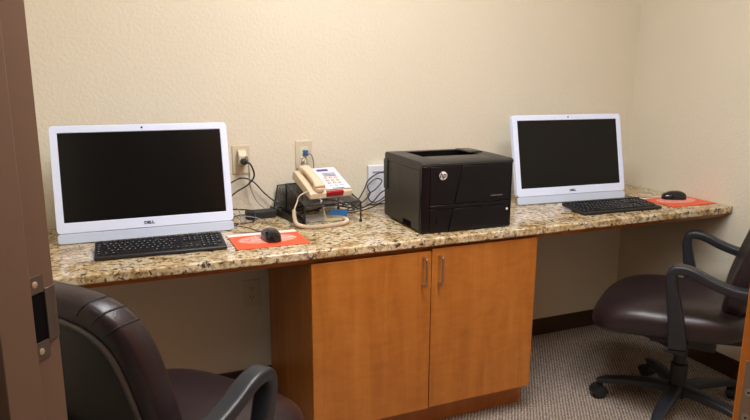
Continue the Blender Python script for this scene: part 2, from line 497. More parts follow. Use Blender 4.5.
# open door on the right, seen by its hinge edge
az = R(71)
E0 = Vector((-1.802, -2.025, 0))
dd = Vector((math.sin(az), math.cos(az), 0)); dr = Vector((math.cos(az), -math.sin(az), 0))
dm = Matrix((dd, dr, Vector((0, 0, 1)))).transposed().to_4x4(); dm.translation = E0
door = MB().box(0, 0.90, 0, 0.044, 0.01, 2.04).build('door_1', 'wooddoor', bevel=0.0015); door.matrix_world = dm; struct(door)
hg = MB().box(-0.0024, 0.0, 0.0075, 0.044, 0.862, 0.976).build('hinge_leaf', 'hinge', door, bevel=0.0006); hg['label'] = 'tan metal hinge leaf'
MB().tube([(-0.004, 0.050, 0.860), (-0.004, 0.050, 0.978)], 0.006, 14).build('hinge_knuckle', 'hinge', hg)
for (yy, zz) in ((0.026, 0.962), (0.0155, 0.9365), (0.0155, 0.903), (0.026, 0.876)):
    o = MB().lathe([(0.0052, -0.0024), (0.0050, -0.0032), (0.0036, -0.0036)], (0, yy, zz), 'x', 18).build('screw', 'screw', hg)
    MB().lathe([(0.0014, -0.0036), (0.0014, -0.0038)], (0, yy, zz), 'x', 6).build('screw_recess', 'dark', o)

# ceiling troffers
for i, (x, y, lab) in enumerate([(-1.66, -1.20, 'long flat ceiling light panel over the middle of the room'), (-1.42, -1.95, 'square ceiling light panel nearer the right wall')]):
    t = thing('ceiling_light', lab, 'light', (x, y, 2.5))
    b = MB()
    hl = 0.45 if i == 0 else 0.3
    for a in ((-0.3, 0.3, -hl, -hl + 0.02), (-0.3, 0.3, hl - 0.02, hl), (-0.3, -0.28, -hl + 0.02, hl - 0.02), (0.28, 0.3, -hl + 0.02, hl - 0.02)): b.box(*a, -0.012, 0.0)
    b.build('frame', 'boxwhite', t, smooth=False)
    BX('diffuser', 'lens', (-0.28, 0.28, -hl + 0.02, hl - 0.02, -0.004, -0.001), t)

# ------------------------------------------------------------------ countertop and cabinet
ct = thing('countertop', 'long speckled gold granite counter along the back wall', 'counter', (-1.5, 0, H))
g = MB()
pts = [(0, 0), (0, -0.030), (-0.626, -0.030), (-0.6295, -0.0265), (-0.630, -0.015), (-0.6295, -0.0035), (-0.626, 0)]
g.prism([(a - 0.001, b) for a, b in pts], -1.499, 1.499, lambda u, v, w: (w, u, v))
g.build('granite_slab', 'granite', ct, bevel=0.002, seg=2)
ap = MB().box(-1.499, 1.499, -0.596, -0.578, -0.050, -0.0302)
ap.build('wooden_rail', 'wood', ct)
for a, b_ in ((-1.499, -0.412), (0.478, 1.499)): BX('wall_cleat', 'wood', (a, b_, -0.020, -0.002, -0.075, -0.0302), ct)

XL, XR, YD = -1.912, -1.0224, -0.624
cab = thing('base_cabinet', 'honey wood two-door cabinet under the printer', 'cabinet', ((XL + XR) / 2, 0, 0))
w = (XR - XL) / 2
c = MB()
c.box(-w, -w + 0.018, -0.600, -0.022, 0.0, H - 0.0505)
c.box(w - 0.018, w, -0.600, -0.022, 0.112, H - 0.0505)
c.box(-w + 0.018, w - 0.018, -0.586, -0.022, 0.112, 0.130)
c.box(-w + 0.018, w - 0.018, -0.040, -0.022, 0.130, H - 0.053)
c.box(-w + 0.018, w - 0.018, -0.586, -0.022, H - 0.072, H - 0.0535)
c.build('body', 'wood', cab, bevel=0.001)
BX('toe_kick', 'wood', (-w + 0.018, w + 0.02, -0.537, -0.10, 0.0, 0.1118), cab)
XM = -1.4715 - (XL + XR) / 2
for k, (a, b) in enumerate(((-w, XM - 0.0015), (XM + 0.0015, w))):
    dz = 0.112 if k else 0.108
    d = MB().box(a, b, -0.618, -0.6068, dz, H - 0.0465 - (0.003 if k == 0 else -0.004)).build('door', 'wood', cab, bevel=0.0012)
    hx = (XM - 0.034) if k == 0 else (XM + 0.030)
    hp_ = smooth_path([(hx, -0.618, 0.590), (hx, -0.641, 0.5905), (hx, -0.6455, 0.597), (hx, -0.646, 0.640), (hx, -0.6455, 0.683), (hx, -0.641, 0.6895), (hx, -0.618, 0.690)], 6)
    MB().tube(hp_, 0.0045, 10).build('handle', 'steel', d)

# ------------------------------------------------------------------ desktop computers
def make_computer(label, loc, rz, tilt, group, dark=None):
    t = thing('desktop_computer', label, 'computer', loc, rz, group)
    T = Matrix.Rotation(-tilt, 4, 'X')
    def rrect(x0, x1, z0, z1, r, n=6):
        out = []
        for cx, cz, a0 in ((x1 - r, z0 + r, -90), (x1 - r, z1 - r, 0), (x0 + r, z1 - r, 90), (x0 + r, z0 + r, 180)):
            for k in range(n + 1):
                a = R(a0 + 90 * k / n); out.append((cx + r * math.cos(a), cz + r * math.sin(a)))
        return out
    fn = lambda u, v, w: (u, w, v)
    # housing: white frame with bezel opening, made of a body behind and a rim in front
    outer = rrect(-0.2875, 0.2875, 0.0365, 0.392, 0.013)
    body = MB(); body.prism(outer, 0.006, 0.024, fn)
    # rim ring
    inner = rrect(-0.2635, 0.2635, 0.0720, 0.368, 0.002)
    n = len(outer)
    A = [body.bm.verts.new(fn(u, v, 0.0)) for u, v in outer]; B = [body.bm.verts.new(fn(u, v, 0.0)) for u, v in inner]
    A2 = [body.bm.verts.new(fn(u, v, 0.006)) for u, v in outer]; B2 = [body.bm.verts.new(fn(u, v, 0.0055)) for u, v in inner]
    for i in range(n):
        j = (i + 1) % n
        body.bm.faces.new((A[i], A[j], B[j], B[i])); body.bm.faces.new((A[i], A2[i], A2[j], A[j])); body.bm.faces.new((B[i], B[j], B2[j], B2[i]))
    fo = body.build('housing', 'white', t, bevel=0.0022, seg=2, xf=T)
    MB().prism(rrect(-0.2632, 0.2632, 0.0723, 0.3677, 0.002), 0.0030, 0.0058, fn).build('screen', 'screen', t, xf=T)
    MB().prism(rrect(-0.2865, 0.2865, 0.0028, 0.0355, 0.010), 0.0010, 0.010, fn).build('speaker_chin', 'chin', t, bevel=0.002, xf=T)['label'] = 'silver white speaker strip along the bottom'
    # thicker rear hump
    MB().prism(rrect(-0.20, 0.20, 0.05, 0.33, 0.03), 0.0245, 0.042, fn).build('rear_cover', 'white', t, bevel=0.006, seg=3, xf=T)
    # folding rear stand resting on the counter
    st = MB(); st.prism([(0.075, 0.0006), (0.170, 0.0006), (0.170, 0.006), (0.088, 0.012), (0.092, 0.17), (0.080, 0.17)], -0.09, 0.09, lambda u, v, w: (w, u, v))
    st.build('rear_stand', 'chin', t, bevel=0.002)
    MB().lathe([(0.0035, -0.0002), (0.0035, -0.0006), (0.0020, -0.0008)], (0, 0, 0.3805), 'y', 20).build('camera_lens', 'dark', t, xf=T)
    e = bpy.data.objects.new('x', None)
    lg = text('brand_logo', 'DELL', 0.0128, 'logoink', t, (0, 0, 0), (0, 0, 0))
    lg.data.transform(T @ Matrix.Translation((0, -0.0006, 0.0535)) @ Matrix.Rotation(R(90), 4, 'X') @ Matrix.Scale(1.15, 4, (1, 0, 0)))
    bpy.data.objects.remove(e)
    return t


GC = 'white all-in-one computers on the granite counter'
make_computer('white all-in-one computer at the left end of the counter', (-2.3756, -0.262, H + 0.0005), -0.0011, 0.2132, GC)
make_computer('white all-in-one computer between the printer and the right wall', (-0.5835, -0.2916, H + 0.0005), -0.0524, 0.2143, GC)

# ------------------------------------------------------------------ keyboards
def make_keyboard(label, loc, rz, W_, D_, group):
    t = thing('keyboard', label, 'keyboard', loc, rz, group)
    tilt = R(5.5); h0, hb = 0.012, 0.012 + D_ * math.tan(tilt)
    def zt(y): return h0 + (y + D_ / 2) * math.tan(tilt)
    b = MB().prism([(-D_ / 2, 0.002), (-D_ / 2, h0 - 0.001), (-D_ / 2 + 0.004, h0 + 0.001), (D_ / 2, hb), (D_ / 2, hb - 0.013), (D_ / 2 - 0.02, hb - 0.0155)], -W_ / 2, W_ / 2, lambda u, v, w: (w, u, v))
    b.build('case', 'blackp', t, bevel=0.002)
    for sx in (-1, 1):
        BX('foot', 'blackp', (sx * W_ * 0.38 - 0.012, sx * W_ * 0.38 + 0.012, D_ / 2 - 0.025, D_ / 2 - 0.020, 0.0003, hb - 0.0155), t)
        BX('rubber_pad', 'dark', (sx * W_ * 0.38 - 0.012, sx * W_ * 0.38 + 0.012, -D_ / 2 + 0.004, -D_ / 2 + 0.010, 0.0003, 0.002), t)
    P = (W_ - 0.014) / 22.6; rows = []
    kd = (D_ - 0.016) / 6.3
    def row(ri, spans):
        yc = D_ / 2 - 0.007 - kd * (ri + 0.5) - (0.3 * kd if ri > 0 else 0)
        x = -W_ / 2 + 0.007
        for s in spans:
            if s > 0: rows.append((x + P * s / 2, yc, P * s)); x += P * s
            else: x += -s * P
    row(0, [1, -1, 1, 1, 1, 1, -.5, 1, 1, 1, 1, -.5, 1, 1, 1, 1, -.25, 1, 1, 1, -.25, 1, 1, 1, 1])
    row(1, [1] * 13 + [2, -.25, 1, 1, 1, -.25, 1, 1, 1, 1])
    row(2, [1.5] + [1] * 12 + [1.5, -.25, 1, 1, 1, -.25, 1, 1, 1, 1])
    row(3, [1.75] + [1] * 11 + [2.25, -.25, -3, -.25, 1, 1, 1])
    row(4, [2.25] + [1] * 10 + [2.75, -.25, -1, 1, -1, -.25, 1, 1, 1, 1])
    row(5, [1.25, 1.25, 1.25, 6.25, 1.25, 1.25, 1.25, 1.25, -.25, 1, 1, 1, -.25, 2, 1])
    def keymesh(mb, x, y, wd):
        z = zt(y); a, d, h = wd / 2 - 0.0008, kd / 2 - 0.0008, 0.0045
        vs = []
        for (ix, s_) in ((1.0, 0), (0.86, 1)):
            for sx, sy in ((-1, -1), (1, -1), (1, 1), (-1, 1)):
                yy = y + sy * (d * (1 if s_ == 0 else 0.82)); xx = x + sx * (a - (0.0013 if s_ else 0))
                vs.append(mb.bm.verts.new((xx, yy, zt(yy) + (h if s_ else -0.001))))
        for qd in ((0, 1, 2, 3), (4, 5, 6, 7), (0, 1, 5, 4), (1, 2, 6, 5), (2, 3, 7, 6), (3, 0, 4, 7)): mb.bm.faces.new([vs[i] for i in qd])
        # legend mark
    rest = MB(); marks = MB(); cnt = 0
    rows.sort(key=lambda q: (q[1], -q[2]))
    for i, (x, y, wd) in enumerate(rows):
        if i < 100:
            m = MB(); keymesh(m, x, y, wd); m.build('key', 'key', t, smooth=False)
        else: keymesh(rest, x, y, wd); cnt += 1
        if wd < P * 6:
            z = zt(y + 0.002) + 0.0047; hx = min(wd * 0.5, 0.004)
            x0 = x - wd / 2 + 0.0042
            vs = [marks.bm.verts.new(v) for v in ((x0, y + 0.0008, zt(y + 0.0008) + 0.0047), (x0 + hx, y + 0.0008, zt(y + 0.0008) + 0.0047), (x0 + hx, y + 0.004, zt(y + 0.004) + 0.0047), (x0, y + 0.004, zt(y + 0.004) + 0.0047))]
            marks.bm.faces.new(vs)
    if cnt:
        o = rest.build('key', 'key', t, smooth=False); o['kind'] = 'stuff'
    mk = marks.build('key_legend', 'legend', t, smooth=False); mk['kind'] = 'stuff'
    return t


GK = 'black full-size keyboards on the counter'
make_keyboard('black keyboard in front of the left computer', (-2.354, -0.433, H), R(-1.5), 0.394, 0.145, GK)
make_keyboard('black keyboard in front of the right computer', (-0.534, -0.474, H), R(-2.5), 0.400, 0.150, GK)

# ------------------------------------------------------------------ mouse pads and mice
GP = 'orange mouse pads on the counter'
p1 = BX('mouse_pad', pad_mat('orange_pad_print', 0.252, 0.200, 0), (-0.122, 0.122, -0.100, 0.100, 0.0004, 0.0035), bevel=0.001)
p1.location = (-2.010, -0.436, H); p1.rotation_euler = (0, 0, R(-0.5))
tag(p1, 'orange mouse pad with white back stripe beside the phone stand', 'mouse pad', GP)
p2 = BX('mouse_pad', pad_mat('orange_pad_print_second', 0.252, 0.215, 1), (-0.125, 0.125, -0.108, 0.108, 0.0004, 0.0035), bevel=0.001)
p2.location = (-0.134, -0.445, H); p2.rotation_euler = (0, 0, R(-2))
tag(p2, 'orange mouse pad with white back stripe against the right wall', 'mouse pad', GP)


def make_mouse(label, loc, rz, wire_world, group):
    t = thing('computer_mouse', label, 'mouse', loc, rz, group)
    b = MB(); n, m = 14, 24; rings = []
    L_, Wd, Hh = 0.113, 0.061, 0.036
    for i in range(n + 1):
        s = i / n; y = -L_ / 2 + L_ * s
        e = max(0.0, 1 - abs(2 * s - 1) ** 3.2) ** 0.42
        wd = Wd / 2 * e * (1 - 0.06 * math.sin(math.pi * s)); hh = Hh * (0.62 + 0.42 * math.sin(math.pi * (0.12 + 0.62 * (1 - s)))) * max(e, 0.02) ** 0.8
        ring = []
        for k in range(m):
            a = math.pi * k / (m - 1)
            cx, cz = math.cos(a), math.sin(a)
            x = wd * math.copysign(abs(cx) ** 0.7, cx); z = hh * cz ** 0.75
            ring.append(b.bm.verts.new((x, y, z + 0.0008)))
        rings.append(ring)
    for i in range(n):
        for k in range(m):
            k2 = (k + 1) % m
            b.bm.faces.new((rings[i][k], rings[i][k2], rings[i + 1][k2], rings[i + 1][k]))
    b.bm.faces.new(rings[0]); b.bm.faces.new(rings[-1][::-1])
    b.build('shell', 'blackgloss', t)
    MB().lathe([(0.0035, -0.003), (0.0085, -0.0022), (0.0085, 0.0022), (0.0035, 0.003)], (0, 0.033, 0.026), 'x', 20).build('scroll_wheel', 'cableg', t)
    if wire_world:
        inv_ = (Matrix.Translation(loc) @ Matrix.Rotation(rz, 4, 'Z')).inverted()
        pts = [inv_ @ Vector(p) for p in wire_world]
        MB().tube(smooth_path([(0, 0.052, 0.009)] + pts, 10), 0.0016, 6).build('cable', 'cablek', t)
    return t


GM = 'black mice on the orange pads'
make_mouse('black mouse on the pad beside the phone stand', (-2.0, -0.446, H + 0.0038), R(2), [(-2.02, -0.32, H + .006), (-2.03, -0.26, H + .002), (-2.06, -0.21, H + .002), (-2.085, -0.19, H + .002)], GM)
make_mouse('black mouse on the pad by the right wall', (-0.118, -0.418, H + 0.0038), R(68), [(-0.21, -0.365, H + .008), (-0.25, -0.31, H + .003), (-0.272, -0.25, H + .002), (-0.278, -0.19, H + .002), (-0.29, -0.10, H + .002)], GM)

# ------------------------------------------------------------------ printer
pr = thing('laser_printer', 'black boxy laser printer in the middle of the counter', 'printer', (-1.4916, -0.5700, H), R(-1.2))
PW, PD = 0.374, 0.335
def pf(u, v, w): return (w, u, v)
# side silhouette (y,z): front top slopes down
sil = [(0.014, 0.006), (0.014, 0.236), (0.022, 0.247), (0.07, 0.252), (0.30, 0.256), (0.325, 0.254), (PD, 0.246), (PD, 0.02), (0.32, 0.006)]
m = MB()
# sides, back, base; the top is a frame around the paper bin
m.prism([(0.014, 0.006), (0.014, 0.226), (PD - 0.004, 0.226), (PD - 0.004, 0.006)], 0.003, PW - 0.003, pf)
m.build('body', 'prn', pr, bevel=0.004, seg=3)
for nm, xa, xb in (('left_side_panel', 0.0, 0.0032), ('right_side_panel', PW - 0.0032, PW)):
    MB().prism([(0.020, 0.008), (0.020, 0.2255), (PD, 0.2255), (PD, 0.012), (PD - 0.01, 0.008)], xa, xb, pf).build(nm, 'prnside', pr, bevel=0.001)
# top lid with recessed output bin
bx0, bx1, by0, by1 = 0.068, 0.312, 0.152, 0.300
lid = MB()
def zt_(y): return 0.2560 + 0.003 * min(1, max(0, y / 0.16))
for a, b_, c_, d_ in ((0.0, bx0, 0.0, PD), (bx1, PW, 0.0, PD)):
    lid.prism([(0.0145, 0.2262), (0.0145, 0.2402), (0.002, 0.2402), (0.002, zt_(0) - 0.006), (0.012, zt_(0)), (0.16, zt_(0.16)), (PD - 0.01, 0.2590), (PD, 0.250), (PD, 0.2262)], a, b_, pf)
lid.prism([(0.0145, 0.2262), (0.0145, 0.2402), (0.002, 0.2402), (0.002, zt_(0) - 0.006), (0.012, zt_(0)), (by0 - 0.02, zt_(by0)), (by0 + 0.006, 0.246), (by0 + 0.025, 0.2262)], bx0, bx1, pf)
lid.prism([(by1, 0.2262), (by1, 0.2583), (PD - 0.01, 0.2585), (PD, 0.250), (PD, 0.2262)], bx0, bx1, pf)
lid.build('top_cover', 'prn', pr, bevel=0.0012)
BX('output_bin', 'dark', (bx0 + 0.001, bx1 - 0.001, by0 + 0.015, by1 - 0.0005, 0.2264, 0.2295), pr)  # bin floor in near-black, the recess shade put into its colour
m = MB()
for a in ((bx0 + 0.0005, bx0 + 0.0015, by0 + 0.03, by1), (bx1 - 0.0015, bx1 - 0.0005, by0 + 0.03, by1), (bx0, bx1, by1 - 0.0015, by1 - 0.0005)): m.box(*a, 0.2264, 0.2562)
m.build('bin_shade', 'dark', pr)  # thin near-black sheets paint the recess shade on the bin walls
for xx in (0.10, 0.165): BX('paper_rib', 'prnfront', (xx, xx + 0.035, 0.070, 0.074, 0.2515, 0.2538), pr, bevel=0.0008)
cp = BX('control_panel', 'prn', (0.285, 0.345, 0.175, 0.285, 0.2585, 0.2655), pr, bevel=0.003)
BX('display', 'screen', (0.294, 0.338, 0.210, 0.275, 0.2657, 0.2661), cp)
# front: corner columns, upper door with slanted seam, tray
for nm, xa, xb in (('front_corner', 0.001, 0.031), ('front_corner', PW - 0.012, PW - 0.001)):
    MB().prism([(xa if xa < 0.1 else xa, 0.0138), (xa, 0.006), (xa + 0.010 if xa < .1 else xa + 0.003, 0.000), (xb if xa < .1 else xb - 0.004, 0.0), (xb, 0.006), (xb, 0.0138)], 0.003, 0.240, lambda u, v, w: (u, v, w)).build(nm, 'prnfront', pr, bevel=0.001)
F = lambda u, v, w: (u, w, v)
def slant(z): return 0.110 + (z - 0.015) * 0.045 / 0.21
MB().prism([(0.0325, 0.1035), (slant(0.1035) - 0.001, 0.1035), (slant(0.239) - 0.001, 0.239), (0.0325, 0.239)], -0.002, 0.0138, F).build('left_front_panel', 'prnfront', pr, bevel=0.0014)
dpanel = MB().prism([(slant(0.1035) + 0.0015, 0.1035), (PW - 0.0135, 0.1035), (PW - 0.0135, 0.239), (slant(0.239) + 0.0015, 0.239)], -0.0030, 0.0138, F).build('front_door', 'prnfront', pr, bevel=0.002)
MB().prism([(0.0325, 0.0875), (PW - 0.0135, 0.0875), (PW - 0.0135, 0.1015), (0.0325, 0.1015)], -0.0035, 0.0138, F).build('front_band', 'prnfront', pr, bevel=0.0015)
tr = MB().prism([(0.0325, 0.004), (slant(0.004), 0.004), (slant(0.0855), 0.0855), (0.0325, 0.0855)], -0.001, 0.0138, F).prism([(slant(0.004) + 0.002, 0.004), (PW - 0.0135, 0.004), (PW - 0.0135, 0.0855), (slant(0.0855) + 0.002, 0.0855)], -0.0035, 0.0138, F).build('paper_tray', 'prnfront', pr, bevel=0.0014)
BX('level_window', 'dark', (0.056, 0.062, -0.0016, -0.001, 0.035, 0.055), tr)
MB().lathe([(0.0045, -0.0036), (0.0045, -0.0042), (0.003, -0.0044)], (PW - 0.024, 0, 0.070), 'y', 18).build('round_sticker', 'boxwhite', tr)['label'] = 'small white round sticker'
# round logo badge
bd = MB().lathe([(0.0150, -0.0020), (0.0150, -0.0028), (0.0143, -0.0030)], (0.0815, 0, 0.207), 'y', 36).build('logo_badge', 'cablew', pr)
lg = text('logo_letters', 'hp', 0.026, 'prnfront', bd, (0, 0, 0), (0, 0, 0))
sh = Matrix.Identity(4); sh[0][1] = 0.25
lg.data.transform(Matrix.Translation((0.0815, -0.0033, 0.2085)) @ Matrix.Rotation(R(90), 4, 'X') @ sh)
lg = text('model_lettering', 'LASERJET PRO 400', 0.0062, 'cableg', dpanel, (0, 0, 0), (0, 0, 0), 0.0002)
lg.data.transform(Matrix.Translation((0.303, -0.0033, 0.124)) @ Matrix.Rotation(R(90), 4, 'X'))
# left side details
m = MB()
m.box(-0.0008, -0.0001, 0.188, 0.262, 0.118, 0.213)
m.build('side_hatch', 'prnside', pr, bevel=0.0005)
MB().box(-0.006, -0.0001, 0.300, 0.333, 0.115, 0.232).build('side_latch', 'prn', pr, bevel=0.002)
BX('grip_recess', 'dark', (-0.0006, 0.0, 0.085, 0.155, 0.009, 0.030), pr)
for xx in (0.02, PW - 0.04):
    for yy in (0.03, 0.28): BX('rubber_foot', 'dark', (xx, xx + 0.02, yy, yy + 0.02, 0.0003, 0.008), pr)

# ------------------------------------------------------------------ wall outlets
def make_outlet(label, x, z, group, kind='duplex'):
    t = thing('wall_outlet', label, 'outlet', (x, 0, z), 0, group)
    BX('cover_plate', 'ivory', (-0.035, 0.035, -0.006, -0.0003, -0.057, 0.057), t, bevel=0.002)
    if kind == 'duplex':
        for s in (-1, 1):
            f_ = MB().prism([(0.0165 * math.cos(R(a)) if abs(math.sin(R(a))) < .8 else 0.0165 * math.cos(R(a)), max(-0.0125, min(0.0125, 0.0165 * math.sin(R(a))))) for a in range(0, 360, 15)], -0.0078, -0.006, lambda u, v, w: (u, w, v + s * 0.0195)).build('receptacle', 'ivory', t)
            m_ = MB()
            for dx in (-0.0063, 0.0063): m_.box(dx - 0.0012, dx + 0.0012, -0.0081, -0.0078, s * 0.0195 - 0.001, s * 0.0195 + 0.008)
            m_.lathe([(0.0024, -0.0078), (0.0024, -0.0081)], (0, 0, s * 0.0195 - 0.007), 'y', 10)
            m_.build('slots', 'dark', f_)
        MB().lathe([(0.0028, -0.006), (0.0022, -0.0074)], (0, 0, 0), 'y', 12).build('screw', 'screw', t)
    else:
        BX('insert', 'greencard', (-0.0167, 0.0167, -0.0085, -0.006, -0.033, 0.033), t, bevel=0.001)
        for zz in (0.048, -0.048): MB().lathe([(0.0028, -0.006), (0.0022, -0.0072)], (0, 0, zz), 'y', 12).build('screw', 'screw', t)
    return t


GO = 'ivory wall plates on the back wall'
make_outlet('ivory power outlet on the wall beside the left computer, plugs in it', -2.0034, 0.9823, GO)
make_outlet('ivory data outlet on the wall behind the phone, blue plug in it', -1.7462, 0.9902, GO, 'data')
make_outlet('ivory power outlet low on the wall under the counter', -1.9818, 0.4244, GO)

# adapter and plugs in outlet one
a1 = thing('plug_adapter', 'white plug adapter in the outlet beside the left computer', 'plug', (-2.0034, -0.0083, 0.993))
MB().prism([(0, 0.030), (-0.020, 0.026), (-0.034, 0.008), (-0.034, -0.022), (-0.020, -0.030), (0, -0.030)], -0.016, 0.016, lambda u, v, w: (w, u, v)).build('adapter_body', 'ivory', a1, bevel=0.003)
MB().tube(smooth_path([(0.006, -0.034, -0.004), (0.014, -0.045, 0.004), (0.020, -0.040, -0.05), (0.024, -0.03, -0.11), (0.045, -0.035, -0.17), (0.075, -0.06, -0.205), (0.092, -0.085, -0.2305)]), 0.0026, 8).build('white_cord', 'cableg', a1)
a2 = thing('power_plug', 'black power plug in the adapter beside the left computer', 'plug', (-2.0034, -0.045, 0.980))
MB().tube([(0, 0.0, 0), (0, -0.016, 0.0), (0, -0.022, -0.003)], [0.0135, 0.0135, 0.009], 14).build('plug_body', 'blackp', a2)
MB().tube(smooth_path([(0.002, -0.020, -0.003), (0.020, -0.032, -0.008), (0.036, -0.020, -0.055), (0.012, -0.015, -0.090), (-0.030, -0.02, -0.112), (-0.065, -0.03, -0.135), (-0.09, -0.045, -0.160)]), 0.0034, 8).build('cord', 'cablek', a2)
b1 = thing('network_plug', 'blue network plug in the outlet behind the phone', 'plug', (-1.7462, -0.0088, 0.993))
BX('plug_body', 'bluep', (-0.006, 0.012, -0.026, 0.0, -0.004, 0.018), b1, bevel=0.003)
MB().tube(smooth_path([(0.004, -0.022, 0.007), (0.018, -0.036, 0.002), (0.027, -0.036, -0.022), (0.030, -0.033, -0.06), (0.030, -0.03, -0.11), (0.033, -0.03, -0.16)]), 0.0030, 8).build('cord', 'cableg', b1)
b2 = thing('phone_plug', 'clear phone plug with white cords in the outlet behind the phone', 'plug', (-1.7535, -0.0088, 0.970))
BX('plug_body', 'cablew', (-0.007, 0.007, -0.016, 0.0, -0.006, 0.012), b2, bevel=0.002)
m = MB(); m.tube(smooth_path([(0, -0.014, 0.006), (-0.012, -0.028, 0.018), (-0.018, -0.028, -0.010), (-0.018, -0.025, -0.05), (-0.014, -0.025, -0.09)]), 0.0022, 6)
m.tube(smooth_path([(0.003, -0.014, 0.0), (0.002, -0.030, 0.0), (0.005, -0.03, -0.03), (0.008, -0.028, -0.08)]), 0.0022, 6)
m.build('cord', 'cablew', b2)

# white surface box on the wall behind the printer
wb = thing('wall_box', 'white surface-mounted cable box on the wall behind the printer', 'box', (-1.385, 0, 0.8485))
BX('box_body', 'boxwhite', (-0.080, 0.080, -0.022, -0.0004, -0.084, 0.084), wb, bevel=0.003)
BX('slot', 'grey', (-0.062, 0.062, -0.0228, -0.022, 0.050, 0.058), wb)

# power brick and loose cables on the counter
pb = thing('power_adapter', 'black power brick lying by the wall beside the left computer', 'power adapter', (-1.953, -0.092, H), R(4))
BX('brick', 'blackm', (-0.057, 0.057, -0.024, 0.024, 0.0004, 0.031), pb, bevel=0.004)
MB().tube(smooth_path([(0.057, 0, 0.016), (0.068, 0.004, 0.034), (0.085, 0.012, 0.036), (0.10, 0.03, 0.018), (0.105, 0.05, 0.008)]), 0.003, 8).build('output_cord', 'cablek', pb)
MB().tube(smooth_path([(-0.057, 0, 0.016), (-0.085, -0.003, 0.018), (-0.12, 0.0, 0.010), (-0.165, 0.015, 0.006)]), 0.0035, 8).build('input_cord', 'cablek', pb)

def cable(pts, r, mat, label, n=10, grp=None):
    o = MB().tube(smooth_path(pts, n), r, 7).build('cable', mat); tag(o, label, 'cable', grp); return o
cable([(-2.10, -0.06, 0.875), (-2.055, -0.05, 0.90), (-2.01, -0.035, 0.913), (-1.965, -0.03, 0.895), (-1.915, -0.025, 0.84), (-1.87, -0.035, 0.803), (-1.835, -0.04, 0.793), (-1.79, -0.05, 0.768), (-1.70, -0.06, 0.7632)], 0.0028, 'cablek', 'black cable arching from behind the left computer to the phone stand')
cable([(-2.11, -0.10, 0.80), (-2.06, -0.11, 0.805), (-2.00, -0.125, 0.80), (-1.985, -0.14, 0.785), (-2.0, -0.16, 0.7625), (-2.06, -0.17, 0.7625), (-2.10, -0.14, 0.7625)], 0.0026, 'cablek', 'short black cable bunched by the left computer edge')
cable([(-2.115, -0.17, 0.79), (-2.085, -0.19, 0.825), (-2.062, -0.20, 0.825), (-2.052, -0.20, 0.79), (-2.070, -0.215, 0.7625), (-2.105, -0.21, 0.7665), (-2.112, -0.20, 0.79), (-2.09, -0.185, 0.815), (-2.06, -0.18, 0.79), (-2.04, -0.17, 0.7625)], 0.0018, 'cableg', 'thin grey cable looping at the edge of the left computer')
cable([(-2.085, -0.17, 0.782), (-2.04, -0.15, 0.786), (-1.985, -0.15, 0.775), (-1.945, -0.19, 0.7618), (-1.96, -0.27, 0.7618), (-2.03, -0.315, 0.7618), (-2.075, -0.30, 0.7618)], 0.0018, 'cableg', 'thin grey cable curving over the counter behind the left mouse pad')
cable([(-1.60, -0.10, 0.7632), (-1.55, -0.09, 0.79), (-1.505, -0.07, 0.84), (-1.478, -0.05, 0.875), (-1.43, -0.04, 0.900), (-1.39, -0.05, 0.905)], 0.0028, 'cableblue', 'upper navy cable rising to the wall box behind the printer')
cable([(-1.57, -0.10, 0.7632), (-1.53, -0.09, 0.785), (-1.475, -0.06, 0.815), (-1.482, -0.05, 0.850), (-1.44, -0.045, 0.878), (-1.415, -0.05, 0.868), (-1.45, -0.06, 0.835), (-1.487, -0.07, 0.818), (-1.48, -0.08, 0.790), (-1.44, -0.07, 0.785), (-1.38, -0.06, 0.82)], 0.0026, 'cableblue', 'looped navy cable between the phone stand and printer')
cable([(-1.62, -0.12, 0.764), (-1.54, -0.12, 0.772), (-1.48, -0.10, 0.79), (-1.43, -0.08, 0.825), (-1.38, -0.06, 0.835)], 0.0028, 'cableblue', 'lower navy cable running from the phone stand toward the printer')
cable([(-1.66, -0.13, 0.7635), (-1.58, -0.15, 0.766), (-1.50, -0.15, 0.780), (-1.44, -0.13, 0.800), (-1.38, -0.11, 0.80)], 0.0024, 'cablek', 'black cable lying low behind the printer corner')
cable([(-1.06, -0.13, 0.765), (-1.03, -0.14, 0.775), (-1.0, -0.15, 0.778), (-0.95, -0.13, 0.782), (-0.90, -0.12, 0.79)], 0.003, 'cablek', 'short black cable between the printer and the right computer')

# ------------------------------------------------------------------ phone stand and phone
ps = thing('phone_stand', 'black wire mesh desk organizer holding up the beige phone', 'stand', (-1.73, -0.17, H))
# local coords: x -0.12..0.12, y -0.13..0.13
sx0, sx1, sy0, sy1 = -0.105, 0.118, -0.128, 0.125
m = MB()
m.tube([(sx1, sy0, 0.001), (sx1, sy0, 0.078)], 0.0035, 8); m.tube([(sx1, sy1, 0.001), (sx1, sy1, 0.120)], 0.0035, 8)
m.tube([(sx0, sy0, 0.001), (sx0, sy0, 0.078)], 0.0035, 8); m.tube([(sx0, sy1, 0.001), (sx0, sy1, 0.120)], 0.0035, 8)
m.tube([(sx0, sy0, 0.078), (sx1, sy0, 0.078), (sx1, sy1, 0.120), (sx0, sy1, 0.120), (sx0, sy0, 0.078)], 0.003, 8)
m.tube([(sx0, sy0, 0.070), (sx1, sy0, 0.070)], 0.002, 8)
m.tube([(sx0, sy0, 0.035), (sx0, sy1, 0.035)], 0.0025, 8)
m.tube([(sx1, sy0 + 0.02, 0.045), (sx1, sy1, 0.045)], 0.0025, 8)
m.build('wire_frame', 'blackp', ps)
m = MB(); m.prism([(sy0, 0.076), (sy1, 0.118), (sy1, 0.1192), (sy0, 0.0772)], sx0, sx1, lambda u, v, w: (w, u, v)); m.build('mesh_shelf', 'wmesh', ps, smooth=False)
m = MB(); m.box(sx1 - 0.0006, sx1 + 0.0006, sy0, sy1, 0.045, 0.078); m.build('side_mesh', 'wmesh', ps, smooth=False)
